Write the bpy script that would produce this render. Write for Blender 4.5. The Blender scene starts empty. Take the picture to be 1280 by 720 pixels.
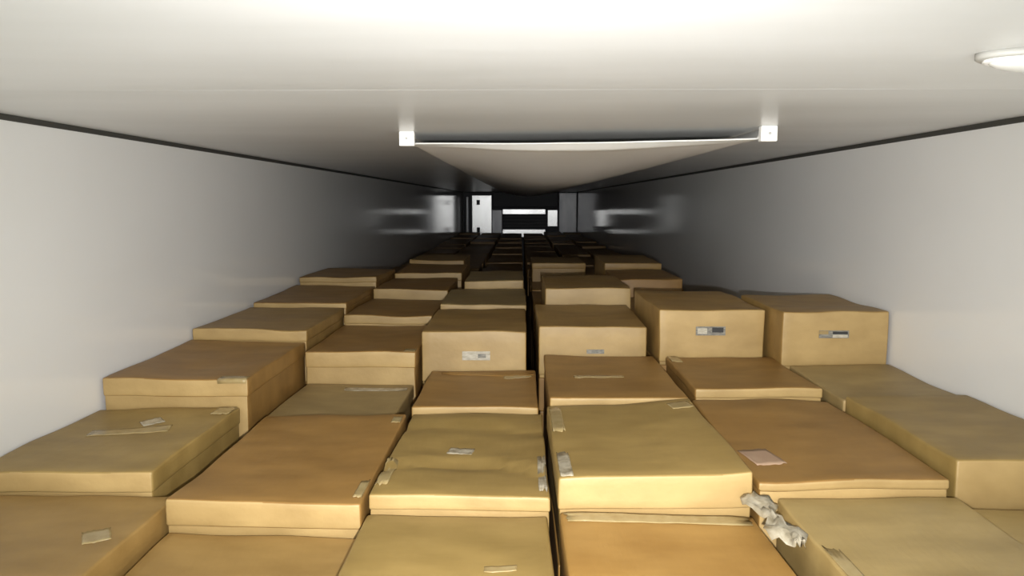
import bpy, bmesh, math, random
from mathutils import Vector, noise, Matrix

# ------------------------------------------------------------------ camera, world, light, exposure
S = bpy.context.scene
C = S.collection
F_PX = 930.0                      # focal length in pixels of the 1280x720 frame
VX, VY = 650.0, 252.0             # where the length of the trailer vanishes
CAM_Z = 2.30                      # lens height above the trailer floor
cam_d = bpy.data.cameras.new('camera')
cam_d.sensor_width = 36.0
cam_d.lens = F_PX / 1280.0 * 36.0
cam_d.clip_start = 0.01
cam = bpy.data.objects.new('camera', cam_d)
C.objects.link(cam)
PITCH = math.atan((360 - VY) / F_PX)
YAW = math.atan((VX - 640) / F_PX)
cam.location = (0, 0, CAM_Z)
cam.rotation_euler = (math.pi / 2 - PITCH, 0, YAW)
S.camera = cam

w = bpy.data.worlds.new('overcast_daylight')
S.world = w
w.use_nodes = True
w.node_tree.nodes['Background'].inputs[0].default_value = (0.95, 1.0, 0.97, 1)
w.node_tree.nodes['Background'].inputs[1].default_value = 3.0

ld = bpy.data.lights.new('flash', 'SPOT')       # the photographer's flash, beside the lens
ld.energy = 205
ld.color = (1.0, 0.985, 0.965)
ld.spot_size = math.radians(92)
ld.spot_blend = 1.0
ld.shadow_soft_size = 0.012
flash = bpy.data.objects.new('flash', ld)
C.objects.link(flash)
flash.location = (0.03, -0.01, CAM_Z - 0.07)
flash.rotation_euler = (math.pi / 2 - math.radians(6.0), 0, YAW)

S.view_settings.view_transform = 'Standard'
S.view_settings.look = 'None'
S.view_settings.gamma = 1.0
S.view_settings.use_curve_mapping = False
S.view_settings.exposure = 0.0

# ------------------------------------------------------------------ helpers
W = 1.25                 # half the inner width
CEIL = CAM_Z + 0.21
REAR, FRONT = -0.5, 16.5


def tag(o, label=None, cat=None, group=None, kind=None):
    for k, v in (('label', label), ('category', cat), ('group', group), ('kind', kind)):
        if v:
            o[k] = v
    return o


def empty(name, loc, rz=0.0):
    o = bpy.data.objects.new(name, None)
    o.empty_display_size = 0.1
    C.objects.link(o)
    o.location = loc
    o.rotation_euler = (0, 0, rz)
    return o


def obj(name, me, mat, parent=None, smooth=False):
    if isinstance(me, bmesh.types.BMesh):
        b = me
        me = bpy.data.meshes.new(name)
        b.to_mesh(me)
        b.free()
    if mat and not me.materials:
        me.materials.append(mat)
    if smooth:
        for p in me.polygons:
            p.use_smooth = True
    o = bpy.data.objects.new(name, me)
    C.objects.link(o)
    o.parent = parent
    return o


def box(bm, x0, x1, y0, y1, z0, z1, bev=0.0):
    r = bmesh.ops.create_cube(bm, size=1.0)
    vs = r['verts']
    for v in vs:
        v.co = Vector(((x0 + x1) / 2 + v.co.x * (x1 - x0), (y0 + y1) / 2 + v.co.y * (y1 - y0), (z0 + z1) / 2 + v.co.z * (z1 - z0)))
    if bev:
        es = list({e for v in vs for e in v.link_edges})
        bmesh.ops.bevel(bm, geom=es, offset=bev, segments=2, affect='EDGES', profile=0.5)
    return bm


def boxm(*a, **k):
    return box(bmesh.new(), *a, **k)


def mat(name, col, rough=0.6, metal=0.0, spec=0.5):
    m = bpy.data.materials.new(name)
    m.use_nodes = True
    b = m.node_tree.nodes['Principled BSDF']
    b.inputs['Base Color'].default_value = (*col, 1)
    b.inputs['Roughness'].default_value = rough
    b.inputs['Metallic'].default_value = metal
    b.inputs['Specular IOR Level'].default_value = spec
    return m


def N(m, t, **k):
    n = m.node_tree.nodes.new(t)
    for a, v in k.items():
        if a in n.inputs:
            n.inputs[a].default_value = v
        else:
            setattr(n, a, v)
    return n


def mottle(m, col_a, col_b, scale, stretch=(1, 1, 1), bump=0.0, bscale=40, bstretch=(1, 1, 1), detail=4.0, rnd=0.0, bdist=0.01):
    """two-tone noise colour plus fine relief, in object space"""
    nt = m.node_tree
    L = nt.links.new
    b = nt.nodes['Principled BSDF']
    tc = N(m, 'ShaderNodeTexCoord')
    mp = N(m, 'ShaderNodeMapping')
    mp.inputs['Scale'].default_value = stretch
    L(tc.outputs['Object'], mp.inputs['Vector'])
    oi = N(m, 'ShaderNodeObjectInfo')
    nz = N(m, 'ShaderNodeTexNoise', noise_dimensions='4D')
    nz.inputs['Scale'].default_value = scale
    nz.inputs['Detail'].default_value = detail
    ml = N(m, 'ShaderNodeMath', operation='MULTIPLY')
    ml.inputs[1].default_value = 37.0
    L(oi.outputs['Random'], ml.inputs[0])
    L(ml.outputs[0], nz.inputs['W'])
    L(mp.outputs[0], nz.inputs['Vector'])
    rp = N(m, 'ShaderNodeValToRGB')
    rp.color_ramp.elements[0].position = 0.32
    rp.color_ramp.elements[1].position = 0.68
    rp.color_ramp.elements[0].color = (*col_a, 1)
    rp.color_ramp.elements[1].color = (*col_b, 1)
    L(nz.outputs['Fac'], rp.inputs[0])
    out = rp.outputs[0]
    if rnd:
        hs = N(m, 'ShaderNodeHueSaturation')
        mr = N(m, 'ShaderNodeMapRange')
        mr.inputs['To Min'].default_value = 1 - rnd
        mr.inputs['To Max'].default_value = 1 + rnd
        L(oi.outputs['Random'], mr.inputs['Value'])
        L(mr.outputs[0], hs.inputs['Value'])
        L(out, hs.inputs['Color'])
        out = hs.outputs[0]
    L(out, b.inputs['Base Color'])
    if bump:
        mp2 = N(m, 'ShaderNodeMapping')
        mp2.inputs['Scale'].default_value = bstretch
        L(tc.outputs['Object'], mp2.inputs['Vector'])
        n2 = N(m, 'ShaderNodeTexNoise')
        n2.inputs['Scale'].default_value = bscale
        n2.inputs['Detail'].default_value = 5
        L(mp2.outputs[0], n2.inputs['Vector'])
        bp = N(m, 'ShaderNodeBump')
        bp.inputs['Strength'].default_value = bump
        bp.inputs['Distance'].default_value = bdist
        L(n2.outputs['Fac'], bp.inputs['Height'])
        L(bp.outputs[0], b.inputs['Normal'])
    return m


# ------------------------------------------------------------------ materials
M_WALL = mottle(mat('white_wall_lining', (.7, .7, .68), 0.10), (.82, .82, .81), (.88, .88, .87), 1.6, (1, .5, 1), bump=0.02, bscale=3, bdist=0.004)
M_CEIL = mottle(mat('white_ceiling_panel', (.7, .7, .68), 0.30), (.60, .60, .585), (.68, .68, .67), 2.5, (.5, 1.6, 1), bump=0.12, bscale=9, bstretch=(.6, 2, 1), bdist=0.004)
M_SEAL = mat('dark_sealant', (.05, .05, .045), 0.7)
M_FLOOR = mottle(mat('grey_floor', (.2, .2, .2), 0.5), (.16, .16, .16), (.24, .24, .23), 6, bump=.1)
M_WHITE = mat('white_plastic', (.92, .91, .88), 0.35)
M_FABRIC = mottle(mat('grey_duct_fabric', (.5, .5, .48), 0.55), (.72, .71, .68), (.82, .81, .79), 3, (1, .3, 1), bump=.1, bscale=60)
M_HEM = mottle(mat('pale_duct_hem', (.6, .6, .58), 0.5), (.80, .80, .77), (.88, .88, .85), 8)
M_LENS = mat('frosted_lamp_lens', (.80, .80, .77), 0.25)
M_LAMPBASE = mat('grey_lamp_base', (.42, .41, .38), 0.5)
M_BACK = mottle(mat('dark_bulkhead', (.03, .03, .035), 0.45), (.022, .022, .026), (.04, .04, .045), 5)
M_METAL = mottle(mat('bright_sheet_metal', (.8, .8, .8), 0.27, 1.0), (.70, .70, .71), (.85, .85, .85), 6, (1, 1, .3))
M_METAL_DULL = mottle(mat('dull_sheet_metal', (.4, .4, .42), 0.44, 1.0), (.34, .34, .36), (.5, .5, .51), 6, (1, 1, .3))
M_DARK = mat('dark_plastic', (.012, .012, .02), 0.5)


def kraft(name, a, b, rough=0.5):
    a, b = tuple(v * .90 for v in a), tuple(v * 1.06 for v in b)          # stained, scuffed board
    return mottle(mat(name, a, rough), a, b, 7.0, (1.0, 2.2, 1.6), bump=.22, bscale=55, bstretch=(1, .25, 1), detail=6, rnd=.05, bdist=.004)


KRAFT = {
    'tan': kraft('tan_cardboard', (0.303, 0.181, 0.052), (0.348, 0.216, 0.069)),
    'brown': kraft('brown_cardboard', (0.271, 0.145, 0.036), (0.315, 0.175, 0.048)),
    'olive': kraft('olive_cardboard', (0.277, 0.181, 0.052), (0.322, 0.216, 0.069)),
    'pale': kraft('pale_cardboard', (0.322, 0.225, 0.083), (0.367, 0.261, 0.104), .40),
    'orange': kraft('orange_cardboard', (0.322, 0.169, 0.038), (0.361, 0.204, 0.054)),
    'grey': kraft('greyish_cardboard', (0.277, 0.193, 0.077), (0.322, 0.229, 0.095)),
}
LIT_END = kraft('flash_lit_kraft_end', (.390, .258, .098), (.445, .305, .125))  # lighter kraft for the end faces, the flash's light put into the colour
M_TAPE = mottle(mat('clear_packing_tape', (.6, .5, .35), 0.22), (.31, .225, .095), (.39, .30, .145), 40)
M_WRAP = mottle(mat('crumpled_plastic_film', (.7, .7, .66), 0.2), (.22, .18, .11), (.48, .43, .33), 45, bump=.3, bscale=40)
M_LABEL_W = mottle(mat('white_paper_label', (.75, .72, .65), 0.6), (.36, .32, .24), (.56, .52, .43), 60, (1, 1, 3))
M_LABEL_D = mottle(mat('printed_grey_label', (.2, .2, .18), 0.6), (.13, .125, .11), (.30, .28, .23), 70, (1, 1, 3))
M_PINK = mottle(mat('faded_sticker', (.5, .36, .27), 0.6), (.33, .215, .14), (.37, .25, .165), 30)
M_BARCODE = mat('black_print', (.03, .03, .03), 0.6)

# ------------------------------------------------------------------ the trailer
T = 0.06
tag(obj('floor', boxm(-W - T, W + T, REAR, FRONT + T, -T, 0), M_FLOOR), kind='structure')
tag(obj('wall_left', boxm(-W - T, -W, REAR, FRONT + T, 0, CEIL + T), M_WALL), kind='structure')
tag(obj('wall_right', boxm(W, W + T, REAR, FRONT + T, 0, CEIL + T), M_WALL), kind='structure')
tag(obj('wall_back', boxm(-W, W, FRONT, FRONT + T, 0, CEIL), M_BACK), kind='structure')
ceiling = tag(obj('ceiling', boxm(-W, W, REAR, FRONT, CEIL + 0.004, CEIL + T), M_SEAL), kind='structure')
y = 1.44 - 1.2 * 2
bounds = [REAR]
while y < FRONT - 0.3:
    bounds.append(y) if y > REAR + .1 else None
    y += 1.2
bounds.append(FRONT)
for a, b in zip(bounds, bounds[1:]):
    obj('panel', boxm(-W + .002, W - .002, a + .0004, b - .0004, CEIL, CEIL + .004), M_CEIL, ceiling)
# dark sealed joint where the ceiling meets each wall
for i, s in enumerate((-1, 1)):
    bm = bmesh.new()
    y0, y1 = REAR, FRONT
    prof = [(W - .0005, CEIL - .014), (W - .005, CEIL - .011), (W - .009, CEIL - .005), (W - .011, CEIL - .0005), (W - .0005, CEIL - .0005)]
    rings = [[bm.verts.new((s * px, yy, pz)) for px, pz in prof] for yy in (y0, y1)]
    for k in range(5):
        bm.faces.new((rings[0][k], rings[0][(k + 1) % 5], rings[1][(k + 1) % 5], rings[1][k]))
    bm.faces.new(rings[0])
    bm.faces.new(rings[1][::-1])
    bmesh.ops.recalc_face_normals(bm, faces=bm.faces)
    tag(obj('trim_%d' % (i + 1), bm, M_SEAL), kind='structure')

# ------------------------------------------------------------------ refrigeration unit on the far bulkhead


def far(u, v, yy):
    """pixel to x, z on the bulkhead, whose distance is the trailer's length"""
    return (u - VX) / F_PX * yy, CAM_Z - (v - VY) / F_PX * yy


unit = tag(empty('refrigeration_unit', (0.0, FRONT, CEIL - 1.1)),
           'silver metal refrigeration unit with dark grille on the far end wall', 'cooling unit')


def upart(name, u0, u1, v0, v1, d0, d1, m, parent=None, tilt=0.0, bev=.012):
    yy = FRONT - d1
    xa, za = far(u0, v0, yy)
    xb, zb = far(u1, v1, yy)
    xa, xb = max(xa, -W + .01), min(xb, W - .01)
    za = min(za, CEIL - .006)
    cx, cz = (xa + xb) / 2, (za + zb) / 2
    hx, hz = (xb - xa) / 2, (za - zb) / 2
    bm = boxm(-hx, hx, -(d1 - d0) / 2, (d1 - d0) / 2, -hz, hz, bev=min(bev, hx * .4, hz * .4))
    o = obj(name, bm, m, unit if parent is None else parent)
    o.location = Vector((cx, FRONT - (d0 + d1) / 2, cz)) - Vector((0, FRONT, CEIL - 1.1))
    o.rotation_euler = (0, 0, math.radians(tilt))
    return o


upart('back_plate', 580, 722, 240, 300, 0.0, 0.05, M_DARK)
p = upart('side_panel', 590, 615, 244, 300, 0.05, 0.16, M_METAL)
upart('side_panel', 615, 628, 262, 300, 0.05, 0.14, M_METAL_DULL)
upart('side_panel', 698, 721, 241, 300, 0.05, 0.14, M_METAL_DULL, tilt=2)
upart('cowl', 616, 697, 240.5, 259, 0.05, 0.30, M_DARK)
upart('frame_bar', 628, 682, 261, 268, 0.05, 0.18, M_METAL)
upart('frame_bar', 628, 682, 286, 296.5, 0.05, 0.18, M_METAL)
upart('frame_bar', 684, 697, 262, 283, 0.05, 0.18, M_METAL)
for k in range(4):
    upart('grille_slat', 629, 683, 270 + k * 4, 271.6 + k * 4, 0.05, 0.09, M_BACK, bev=.004)
upart('hinge', 596, 600, 250, 256, 0.16, 0.18, M_DARK, bev=.004)
upart('hinge', 596, 600, 284, 290, 0.16, 0.18, M_DARK, bev=.004)
upart('pipe', 583, 586, 246, 300, 0.05, 0.10, M_METAL_DULL, bev=.02)

# ------------------------------------------------------------------ cartons


def axis(h, r, n):
    a = [-h, -h + r * .45, -h + r]
    for i in range(1, n):
        a.append(-h + r + (2 * h - 2 * r) * i / n)
    return a + [h - r, h - r * .45, h]


def rounded(wd, dp, ht, r, nx, ny, nz, fn=None):
    """box with soft edges, origin at its base centre; fn moves the points"""
    bm = bmesh.new()
    H = Vector((wd / 2, dp / 2, ht / 2))
    ax = [axis(H.x, r, nx), axis(H.y, r, ny), axis(H.z, r, nz)]
    vd = {}

    def vert(p):
        key = (round(p[0], 6), round(p[1], 6), round(p[2], 6))
        if key not in vd:
            q = Vector(p)
            inn = Vector([max(-H[i] + r, min(H[i] - r, q[i])) for i in range(3)])
            d = q - inn
            q = inn + d.normalized() * r if d.length > 1e-9 else q
            q.z += H.z
            if fn:
                q = fn(q)
            vd[key] = bm.verts.new(q)
        return vd[key]
    for a in range(3):
        b, c = (a + 1) % 3, (a + 2) % 3
        for s in (-1, 1):
            for i in range(len(ax[b]) - 1):
                for j in range(len(ax[c]) - 1):
                    quad = []
                    for di, dj in ((0, 0), (1, 0), (1, 1), (0, 1)):
                        p = [0, 0, 0]
                        p[a] = s * H[a]
                        p[b] = ax[b][i + di]
                        p[c] = ax[c][j + dj]
                        quad.append(vert(p))
                    if s < 0:
                        quad.reverse()
                    bm.faces.new(quad)
    return bm


def lit_ends(o, ends):
    """end faces get a lighter kraft than top and long sides, flash light painted in"""
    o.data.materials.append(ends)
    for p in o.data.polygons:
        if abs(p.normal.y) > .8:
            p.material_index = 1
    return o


def carton(x0, x1, y0, y1, drop, label, tint='tan', h=.2, seed=0, lid=.05, sag=.006, rough=.004, crease=None,
           tilt=0.0, yaw=0.0, fine=1, extras=(), group=None):
    """drop: how far the top lies below the lens"""
    wd, dp = x1 - x0, y1 - y0
    top = CAM_Z - drop
    root = empty('carton', ((x0 + x1) / 2, (y0 + y1) / 2, top - h), math.radians(yaw))
    tag(root, label, 'carton', group)
    rs = Vector((seed * 3.17, seed * 1.91, seed * .73))
    mt = KRAFT[tint]
    ends = LIT_END if fine else mt  # far ends keep the darker tint, painting in the flash's falloff

    def shape(q, z_top, z_bot):
        u, v = 2 * q.x / wd, 2 * q.y / dp
        t = max(0.0, min(1.0, q.z / h))
        dz = -sag * max(0, 1 - u * u) * max(0, 1 - v * v)
        dz += rough * 1.6 * noise.noise(Vector((q.x * 6, q.y * 5, 0)) + rs)
        dz += rough * 2.6 * noise.noise(Vector((q.x * 1.7, q.y * 1.5, 3)) + rs)
        dz += tilt * u
        if crease:
            for pos, amp, bow, wid in crease:
                e = (v - pos - bow * (u * u - .4) - .12 * noise.noise(Vector((q.x * 7, 5, 1)) + rs)) / wid
                dz += amp * (math.exp(-e * e) * -1 + .6 * math.exp(-(e - 1.6) ** 2))
        q.z += dz * t * t
        k = rough * .8
        q.x += k * noise.noise(Vector((q.y * 4, q.z * 7, 1)) + rs) * (1 if q.x > 0 else -1) - (.001 * (1 if q.x > 0 else -1))
        q.y += k * noise.noise(Vector((q.x * 4, q.z * 7, 9)) + rs)
        return q

    nx, ny, nz = (14, 18, 4) if fine else (4, 5, 2)
    bh = h - .004
    # body: the tray
    ins = .003
    bd = rounded(wd - 2 * ins, dp - 2 * ins, bh, .004, nx, ny, nz + 2, lambda q: shape(q, bh, 0))
    lit_ends(obj('body', bd, mt, root, True), ends)
    # lid: slips over the body
    lidh = min(lid, h - .012)
    z0 = h - lidh

    def lf(q):
        q.z += z0
        q = shape(q, h, z0)
        return q
    lit_ends(obj('lid', rounded(wd, dp, lidh, .006, nx, ny, nz, lf), mt, root, True), ends)

    def top_z(lx, ly):
        return shape(Vector((lx, ly, h)), h, z0).z
    for e in extras:
        kind, name, m = e[0], e[1], e[2]
        if kind == 'top':                      # patch lying on the lid: cx, cy (fractions of the box), size, angle
            cx, cy, sx, sy, an = e[3:8]
            bm = bmesh.new()
            n1, n2 = 10, 6
            g = {}
            ca, sa = math.cos(math.radians(an)), math.sin(math.radians(an))
            for i in range(n1 + 1):
                for j in range(n2 + 1):
                    a = (i / n1 - .5) * sx * (1 + .10 * noise.noise(Vector((j * .7, seed, 2))))
                    b = (j / n2 - .5) * sy * (1 + .22 * noise.noise(Vector((i * .6, seed, 8))))
                    lx = cx * wd / 2 + a * ca - b * sa
                    ly = cy * dp / 2 + a * sa + b * ca
                    lx = max(-wd / 2 + .006, min(wd / 2 - .006, lx))
                    ly = max(-dp / 2 + .006, min(dp / 2 - .006, ly))
                    wr = .0015 + .0025 * abs(noise.noise(Vector((a * 45, b * 45, seed))))
                    g[i, j] = bm.verts.new((lx, ly, top_z(lx, ly) + wr))
            for i in range(n1):
                for j in range(n2):
                    bm.faces.new((g[i, j], g[i + 1, j], g[i + 1, j + 1], g[i, j + 1]))
            o = obj(name, bm, m, root, True)
            sm = o.modifiers.new('thickness', 'SOLIDIFY')
            sm.thickness = .0012
        elif kind == 'front':                  # label on the face: cx, cz (m from centre / from top), w, h
            cx, cz, sx, sz = e[3:7]
            bm = boxm(cx - sx / 2, cx + sx / 2, -dp / 2 - .0035, -dp / 2 - .0005, h - cz - sz / 2, h - cz + sz / 2, bev=.0005)
            o = obj(name, bm, m, root)
            if len(e) > 7 and e[7]:
                for kx in e[7]:
                    obj('print_block', boxm(cx + kx[0] - kx[2] / 2, cx + kx[0] + kx[2] / 2, -dp / 2 - .0045, -dp / 2 - .003,
                                            h - cz + kx[1] - kx[3] / 2, h - cz + kx[1] + kx[3] / 2), M_BARCODE if len(kx) < 5 else kx[4], o)
        elif kind == 'edge':                   # tape folded over the front top edge: cx, width, reach on top, reach down
            cx, sx, rt, rd = e[3:7]
            bm = bmesh.new()
            path = []
            for i in range(6):
                ly = -dp / 2 + rt * (1 - i / 5)
                path.append((ly, None))
            for i in range(1, 5):
                path.append((-dp / 2 - .0015, rd * i / 4))
            rows = []
            for j in range(5):
                lx = cx * wd / 2 + (j / 4 - .5) * sx
                lx = max(-wd / 2 + .002, min(wd / 2 - .002, lx))
                r_ = []
                for ly, dn in path:
                    tz = top_z(lx, max(ly, -dp / 2 + .004))
                    if dn is None:
                        r_.append(bm.verts.new((lx, max(ly, -dp / 2 - .001), tz + .0015 + .0015 * abs(noise.noise(Vector((lx * 60, ly * 60, seed)))))))
                    else:
                        r_.append(bm.verts.new((lx + .3 * (noise.noise(Vector((dn * 40, j, seed)))) * .01, ly - .0035, tz - dn)))
                rows.append(r_)
            for j in range(4):
                for i in range(len(path) - 1):
                    bm.faces.new((rows[j][i], rows[j][i + 1], rows[j + 1][i + 1], rows[j + 1][i]))
            o = obj(name, bm, m, root, True)
            sm = o.modifiers.new('thickness', 'SOLIDIFY')
            sm.thickness = .001
    return root


ORD = ['first', 'second', 'third', 'fourth', 'fifth', 'sixth', 'seventh', 'eighth', 'ninth', 'tenth']
COLN = {'A': 'against the lampless wall', 'B': 'second from the lampless wall', 'C': 'third from the lampless wall',
        'D': 'third from the lamp-side wall', 'E': 'second from the lamp-side wall', 'F': 'against the lamp-side wall'}
SHORT = {'tan': 'tan carton', 'brown': 'brown carton', 'olive': 'olive-brown carton', 'pale': 'pale carton', 'orange': 'orange-brown carton', 'grey': 'greyish carton'}
LBL_F = [(-.03, .0, .05, .018), (.03, .004, .03, .010, M_LABEL_W)]
LBL_E = [(.018, -.004, .06, .020), (-.04, .006, .03, .012, M_LABEL_W)]

# col: (x0, x1, y0, y1, drop, tint, look, options)
ROWS = {
    'A': [(-1.242, -.765, .98, 1.585, .655, 'tan', '', dict(yaw=0, sag=.004, lid=.19, extras=[('top', 'tape', M_TAPE, .72, .35, .05, .06, 30)])),
          (-1.242, -.822, 1.60, 2.125, .602, 'olive', 'with wrinkled clear tape on top', dict(lid=.05, rough=.004, extras=[
              ('top', 'tape', M_TAPE, -.05, .22, .20, .055, 12), ('top', 'tape', M_WRAP, .05, .52, .055, .05, 40), ('top', 'tape', M_TAPE, .86, .88, .06, .09, 0)])),
          (-1.242, -.808, 2.15, 2.755, .522, 'brown', '', dict(lid=.055, extras=[('edge', 'tape', M_TAPE, .82, .10, .03, .012)])),
          (-1.242, -.805, 2.77, 3.37, .484, 'tan', '', dict(lid=.045)),
          (-1.238, -.80, 3.40, 4.08, .462, 'brown', '', dict(lid=.03)),
          (-1.236, -.80, 4.13, 4.75, .424, 'brown', '', dict(lid=.03))],
    'B': [(-.748, -.338, .86, 1.50, .700, 'tan', '', dict(sag=.004, lid=.19)),
          (-.758, -.338, 1.515, 2.155, .634, 'brown', 'with tape along one side', dict(lid=.06, sag=.004, extras=[
              ('top', 'tape', M_TAPE, .93, .82, .035, .05, 0), ('top', 'tape', M_TAPE, .95, -.75, .03, .09, 0)])),
          (-.775, -.385, 2.19, 2.64, .655, 'grey', 'with a strip of white tape', dict(lid=.05, extras=[
              ('top', 'tape', M_WRAP, .35, .72, .22, .035, 2)])),
          (-.788, -.378, 2.665, 3.27, .545, 'brown', '', dict(lid=.06, sag=.004, extras=[('top', 'tape', M_TAPE, .9, -.9, .05, .05, 0)])),
          (-.79, -.392, 3.295, 3.90, .510, 'brown', '', dict(lid=.04)),
          (-.785, -.382, 3.945, 4.55, .467, 'brown', 'with fully lit pale front', dict(lid=.1)),
          (-.78, -.36, 4.60, 5.2, .44, 'brown', '', dict(lid=.05))],
    'C': [(-.325, .062, .88, 1.515, .662, 'olive', '', dict(sag=.008, lid=.19, rough=.004, extras=[('top', 'tape', M_TAPE, .5, .3, .06, .02, 0)])),
          (-.325, .068, 1.535, 2.185, .630, 'olive', 'with sagging creased top', dict(lid=.035, sag=.010, rough=.005,
              crease=[(.55, .008, -.10, .09), (-.42, .012, -.28, .07)], extras=[
              ('top', 'label', M_WRAP, -.12, .0, .065, .045, -8), ('top', 'tape', M_WRAP, .95, -.55, .03, .22, 0), ('top', 'tape', M_TAPE, -.94, -.6, .04, .15, 0)])),
          (-.33, .058, 2.21, 2.715, .624, 'brown', 'with torn tape along its back', dict(lid=.04, sag=.008, rough=.004, extras=[
              ('top', 'tape', KRAFT['orange'], .1, .80, .34, .03, -5), ('top', 'tape', M_TAPE, .66, .66, .10, .03, 3)])),
          (-.372, .026, 2.75, 3.355, .488, 'tan', 'with white label and dusty top', dict(lid=.19, extras=[
              ('front', 'label', M_LABEL_W, .008, .088, .105, .034, [(.022, .0, .03, .016, M_LABEL_D)])])),
          (-.37, .03, 3.385, 3.99, .468, 'grey', '', dict(lid=.03)),
          (-.305, .02, 4.04, 4.64, .430, 'grey', '', dict(lid=.05))],
    'D': [(.082, .478, .86, 1.465, .634, 'orange', 'with tape along its back edge', dict(sag=.005, lid=.19, extras=[
              ('top', 'tape', M_TAPE, 0, .92, .37, .04, 0)])),
          (.078, .482, 1.485, 2.055, .560, 'olive', 'with bright bulging front', dict(lid=.075, sag=.004, tilt=.013, rough=.005, extras=[
              ('top', 'tape', M_WRAP, -.94, -.72, .04, .17, 0), ('top', 'tape', M_TAPE, -.92, .5, .04, .22, 0), ('top', 'tape', M_TAPE, .8, .8, .06, .05, 10)])),
          (.085, .488, 2.08, 2.69, .558, 'brown', 'with a faint tape strip', dict(lid=.03, extras=[
              ('top', 'tape', M_TAPE, -.15, -.05, .16, .03, 3)])),
          (.068, .470, 2.72, 3.25, .455, 'tan', 'with small dark printed label', dict(lid=.19, extras=[
              ('front', 'label', M_LABEL_D, .01, .098, .065, .016)])),
          (.112, .498, 3.30, 3.92, .385, 'tan', 'standing proud with plain lit front', dict(lid=.19))],
    'E': [(.525, .888, .80, 1.465, .600, 'pale', 'with plastic sheen, beside torn film', dict(sag=.004, lid=.19, rough=.004, extras=[
              ('top', 'tape', M_TAPE, -.92, -.1, .04, .28, 2)])),
          (.495, .888, 1.485, 2.11, .572, 'brown', 'with faded pinkish sticker', dict(lid=.022, sag=.006, extras=[
              ('top', 'sticker', M_PINK, -.72, -.50, .07, .10, 10)])),
          (.515, .890, 2.14, 2.60, .548, 'brown', 'with pale front edge', dict(lid=.03, sag=.004, extras=[('top', 'tape', M_TAPE, -.9, .82, .05, .10, 0)])),
          (.495, .872, 2.625, 3.20, .383, 'tan', 'with wide grey printed label', dict(lid=.19, extras=[
              ('front', 'label', M_LABEL_D, -.005, .075, .105, .032, [(-.03, .0, .034, .02, M_LABEL_W), (.025, .004, .04, .018)])]))],
    'F': [(.905, 1.242, .80, 1.465, .625, 'pale', 'with greyish sheen', dict(sag=.004, lid=.19)),
          (.905, 1.242, 1.50, 2.03, .530, 'olive', 'with greenish dusty top', dict(lid=.19, rough=.004, sag=.003)),
          (.905, 1.242, 2.05, 2.465, .548, 'grey', '', dict(lid=.04, rough=.004)),
          (.885, 1.242, 2.485, 2.97, .369, 'tan', 'with small black and white label', dict(lid=.19, extras=[
              ('front', 'label', M_LABEL_D, -.005, .075, .10, .026, [(-.035, .006, .03, .012, KRAFT['grey']), (.02, -.006, .05, .010, M_LABEL_W), (.02, .005, .05, .009)])]))],
}

rng = random.Random(7)
piles = []
BASE = CAM_Z - .91          # top of the layers that run below everything in view


def height(drop):
    gap = .91 - drop - .2
    return .2 + gap if gap < .12 else .2


seed = 0
for col in 'ABCDEF':
    for i, (x0, x1, y0, y1, drop, tint, look, opt) in enumerate(ROWS[col]):
        seed += 1
        lab = '%s%s, row %s, %s' % (SHORT[tint], ' ' + look if look else '', ['one', 'two', 'three', 'four', 'five', 'six', 'seven'][i], COLN[col])
        opt = dict(opt)
        opt['h'] = height(drop)
        opt.setdefault('yaw', rng.uniform(-.35, .35))
        carton(x0, x1, y0, y1, drop, lab, tint, seed=seed, **opt)
        piles.append((x0, x1, y0, y1, CAM_Z - drop - opt['h'], lab))

# the rest of the load, running on to the far end; tops uneven as loaded
FAR_START = {'A': 4.80, 'B': 5.25, 'C': 4.70, 'D': 3.98, 'E': 3.24, 'F': 3.02}
XR = {'A': (-1.238, -.82), 'B': (-.79, -.385), 'C': (-.36, .035), 'D': (.07, .465), 'E': (.508, .868), 'F': (.885, 1.238)}
FIX = {('E', 0): .50, ('E', 1): .41, ('E', 2): .368, ('D', 0): .55, ('D', 1): .55, ('D', 2): .43, ('B', 0): .41}
for col in 'ABCDEF':
    yy = FAR_START[col]
    k = 0
    while yy < FRONT - 1.0:
        dp = rng.uniform(.57, .64)
        drop = FIX.get((col, k), rng.uniform(.635, .665))
        x0, x1 = XR[col]
        seed += 1
        n = len(ROWS[col]) + k
        if n < 8:
            tint = rng.choice(['brown', 'tan', 'brown'])
            lab, grp = '%s, %s row, %s' % (SHORT[tint], ORD[n], COLN[col]), None
        else:
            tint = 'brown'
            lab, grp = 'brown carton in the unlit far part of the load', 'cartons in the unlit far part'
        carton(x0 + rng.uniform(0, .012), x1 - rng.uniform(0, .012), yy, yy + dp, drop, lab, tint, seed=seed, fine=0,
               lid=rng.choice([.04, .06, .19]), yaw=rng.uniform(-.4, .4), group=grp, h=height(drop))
        piles.append((x0 + .012, x1 - .012, yy, yy + dp, CAM_Z - drop - height(drop), lab))
        yy += dp + rng.uniform(.02, .06)
        k += 1

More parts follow.
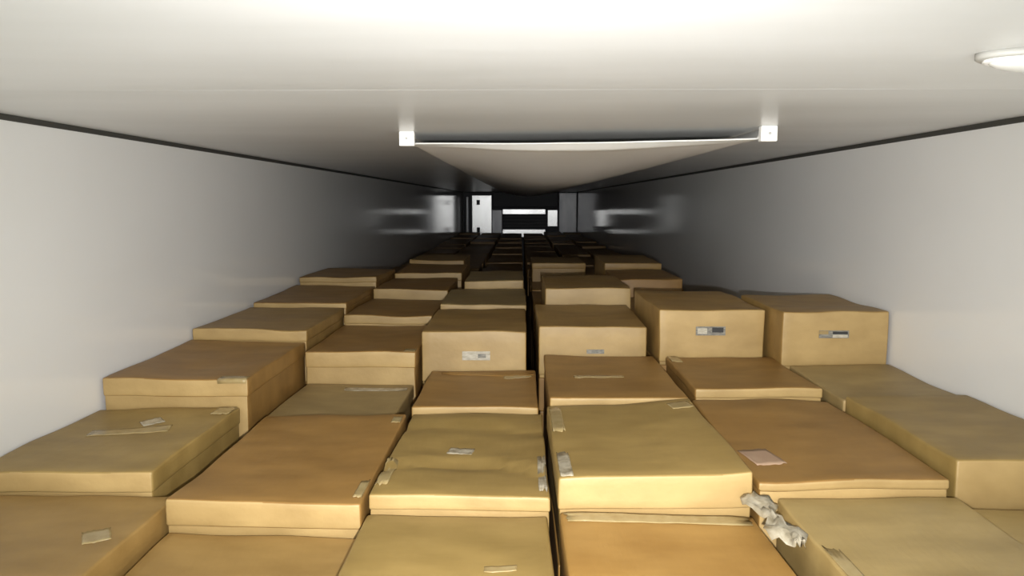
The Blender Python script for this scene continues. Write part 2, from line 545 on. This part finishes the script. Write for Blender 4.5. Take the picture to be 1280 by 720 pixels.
# lower layers that carry the cartons in view
bm = bmesh.new()
for x0, x1, y0, y1, top, lab in piles:
    for j in range(6):
        box(bm, x0 + .003, x1 - .003, y0 + .003, y1 - .003, BASE * j / 6 + (.001 if j else 0), BASE * (j + 1) / 6)
    if top > BASE + .01:                # a carton of the upper layer stands on one more carton
        n = 1 if top - BASE < .24 else 2
        b2 = bmesh.new()
        for j in range(n):
            box(b2, x0 + .003, x1 - .003, y0 + .003, y1 - .003, BASE + (top - BASE) * j / n, BASE + (top - BASE) * (j + 1) / n, bev=.004)
        tag(obj('carton_underneath', b2, KRAFT['brown']), 'brown cartons hidden in the stack beneath the upper layer', 'cartons', kind='stuff')
tag(obj('lower_carton_layers', bm, KRAFT['brown']), 'brown cartons stacked in hidden layers down to the floor', 'cartons', kind='stuff')

# ------------------------------------------------------------------ air duct under the ceiling
DX0, DX1, DY = -.350, .690, 2.16
duct = tag(empty('air_duct', ((DX0 + DX1) / 2, DY, CEIL)), 'long grey fabric air duct hung flat under the white ceiling', 'air duct')
hw = (DX1 - DX0) / 2


def duct_pt(s, yy):
    """s 0..1 across; hangs from the ceiling at both sides, sagging between"""
    skew = .17 * (1 - s)               # its mouth is cut a little askew
    x = -hw + 2 * hw * s
    e = min(s, 1 - s)
    side = min(1.0, e / .015)
    t = min(1.0, max(0.0, yy / 1.5))
    deep = .005 + .075 * t * t * (3 - 2 * t) - .03 * min(1.0, max(0.0, (yy - 2.0) / 8))   # slack grows behind the taut mouth
    deep += .017 * min(1.0, max(0.0, yy / .05))      # the hem hangs steeply
    z = -.004 - .028 * math.sin(side * math.pi / 2) - deep * math.sin(math.pi * s) ** 1.3
    z -= .006 * noise.noise(Vector((s * 5, yy * .9, 4))) * side * (.15 + .85 * t) + .003 * noise.noise(Vector((s * 14, yy * .5, 1))) * side * (.15 + .85 * t)
    return Vector((x, yy + skew * max(0, 1 - yy / 1.5), min(z, -.003)))


def duct_strip(ya, yb, ny, off):
    bm = bmesh.new()
    ns = 72
    g = {}
    for j in range(ny + 1):
        yy = ya + (yb - ya) * (j / ny) ** (1.6 if yb < 1 else 2.6)
        for i in range(ns + 1):
            p = duct_pt(i / ns, yy)
            p.z -= off
            g[i, j] = bm.verts.new(p)
    for j in range(ny):
        for i in range(ns):
            bm.faces.new((g[i, j], g[i, j + 1], g[i + 1, j + 1], g[i + 1, j]))
    return bm


o = obj('fabric', duct_strip(0, FRONT - DY - .32, 60, 0), M_FABRIC, duct, True)
o.modifiers.new('thickness', 'SOLIDIFY').thickness = .002
o = obj('hem', duct_strip(-.004, .10, 14, .0022), M_HEM, duct, True)
o.modifiers.new('thickness', 'SOLIDIFY').thickness = .002
for sx, yy, nm in ((DX0 + .008, DY + .14, 'on the side away from the lamp'), (DX1 + .004, DY - .02, 'on the side towards the lamp')):
    c = tag(empty('duct_clip', (sx, yy, CEIL)), 'white square plastic clip holding the duct mouth, %s' % nm, 'clip')
    obj('block', boxm(-.023, .023, -.026, 0, -.043, 0, bev=.003), M_WHITE, c)
    obj('ridge', boxm(-.016, .016, -.030, -.026, -.032, -.011, bev=.0015), M_WHITE, c)
    bm = bmesh.new()
    bmesh.ops.create_cone(bm, segments=10, radius1=.004, radius2=.004, depth=.003, cap_ends=True, matrix=Matrix.Translation((0, -.031, -.021)) @ Matrix.Rotation(math.pi / 2, 4, 'X'))
    obj('screw', bm, M_LAMPBASE, c)

# ------------------------------------------------------------------ ceiling lamp
lamp = tag(empty('ceiling_lamp', (.765, 1.095, CEIL)), 'flat oval ceiling lamp, unlit, with frosted lens and grey base', 'lamp')


def oval(rx, ry, z_prof):
    bm = bmesh.new()
    n = 40
    prev = None
    first = None
    for sc, z in z_prof:
        ring = [bm.verts.new((rx * sc * math.cos(2 * math.pi * k / n), ry * sc * math.sin(2 * math.pi * k / n), z)) for k in range(n)]
        if prev:
            for k in range(n):
                bm.faces.new((prev[k], prev[(k + 1) % n], ring[(k + 1) % n], ring[k]))
        else:
            first = ring
        prev = ring
    bm.faces.new(first)
    bm.faces.new(prev)
    bmesh.ops.recalc_face_normals(bm, faces=bm.faces)
    return bm


obj('base', oval(.115, .055, [(1, 0), (1, -.008), (.97, -.010)]), M_LAMPBASE, lamp, True)
obj('lens', oval(.098, .043, [(1, -.010), (.97, -.016), (.85, -.021), (.6, -.0245), (.3, -.026)]), M_LENS, lamp, True)
obj('rim', oval(.105, .048, [(1, -.0095), (1, -.013), (.95, -.014)]), M_WHITE, lamp, True)

# ------------------------------------------------------------------ torn plastic film in the gap between two near cartons
bm = bmesh.new()
g = {}
for i in range(15):
    for j in range(8):
        a, b = i / 14, j / 7 - .5
        x = .474 + .022 * a + b * (.046 + .022 * math.sin(a * 11)) + .006 * noise.noise(Vector((a * 9, b * 7, 2)))
        yv = 1.462 - .205 * a + .010 * noise.noise(Vector((a * 7, b * 9, 6)))
        z = CAM_Z - .588 + .016 * noise.noise(Vector((a * 11, b * 8, 4))) + .010 * noise.noise(Vector((a * 23, b * 17, 9))) - .008 * (2 * b) ** 2 - .012 * a
        g[i, j] = bm.verts.new((x, yv, z))
for i in range(14):
    for j in range(7):
        bm.faces.new((g[i, j], g[i + 1, j], g[i + 1, j + 1], g[i, j + 1]))
o = obj('plastic_film', bm, M_WRAP, None, True)
o.modifiers.new('thickness', 'SOLIDIFY').thickness = .0008
tag(o, 'torn crumpled scrap of clear plastic film wedged between two cartons', 'plastic film')
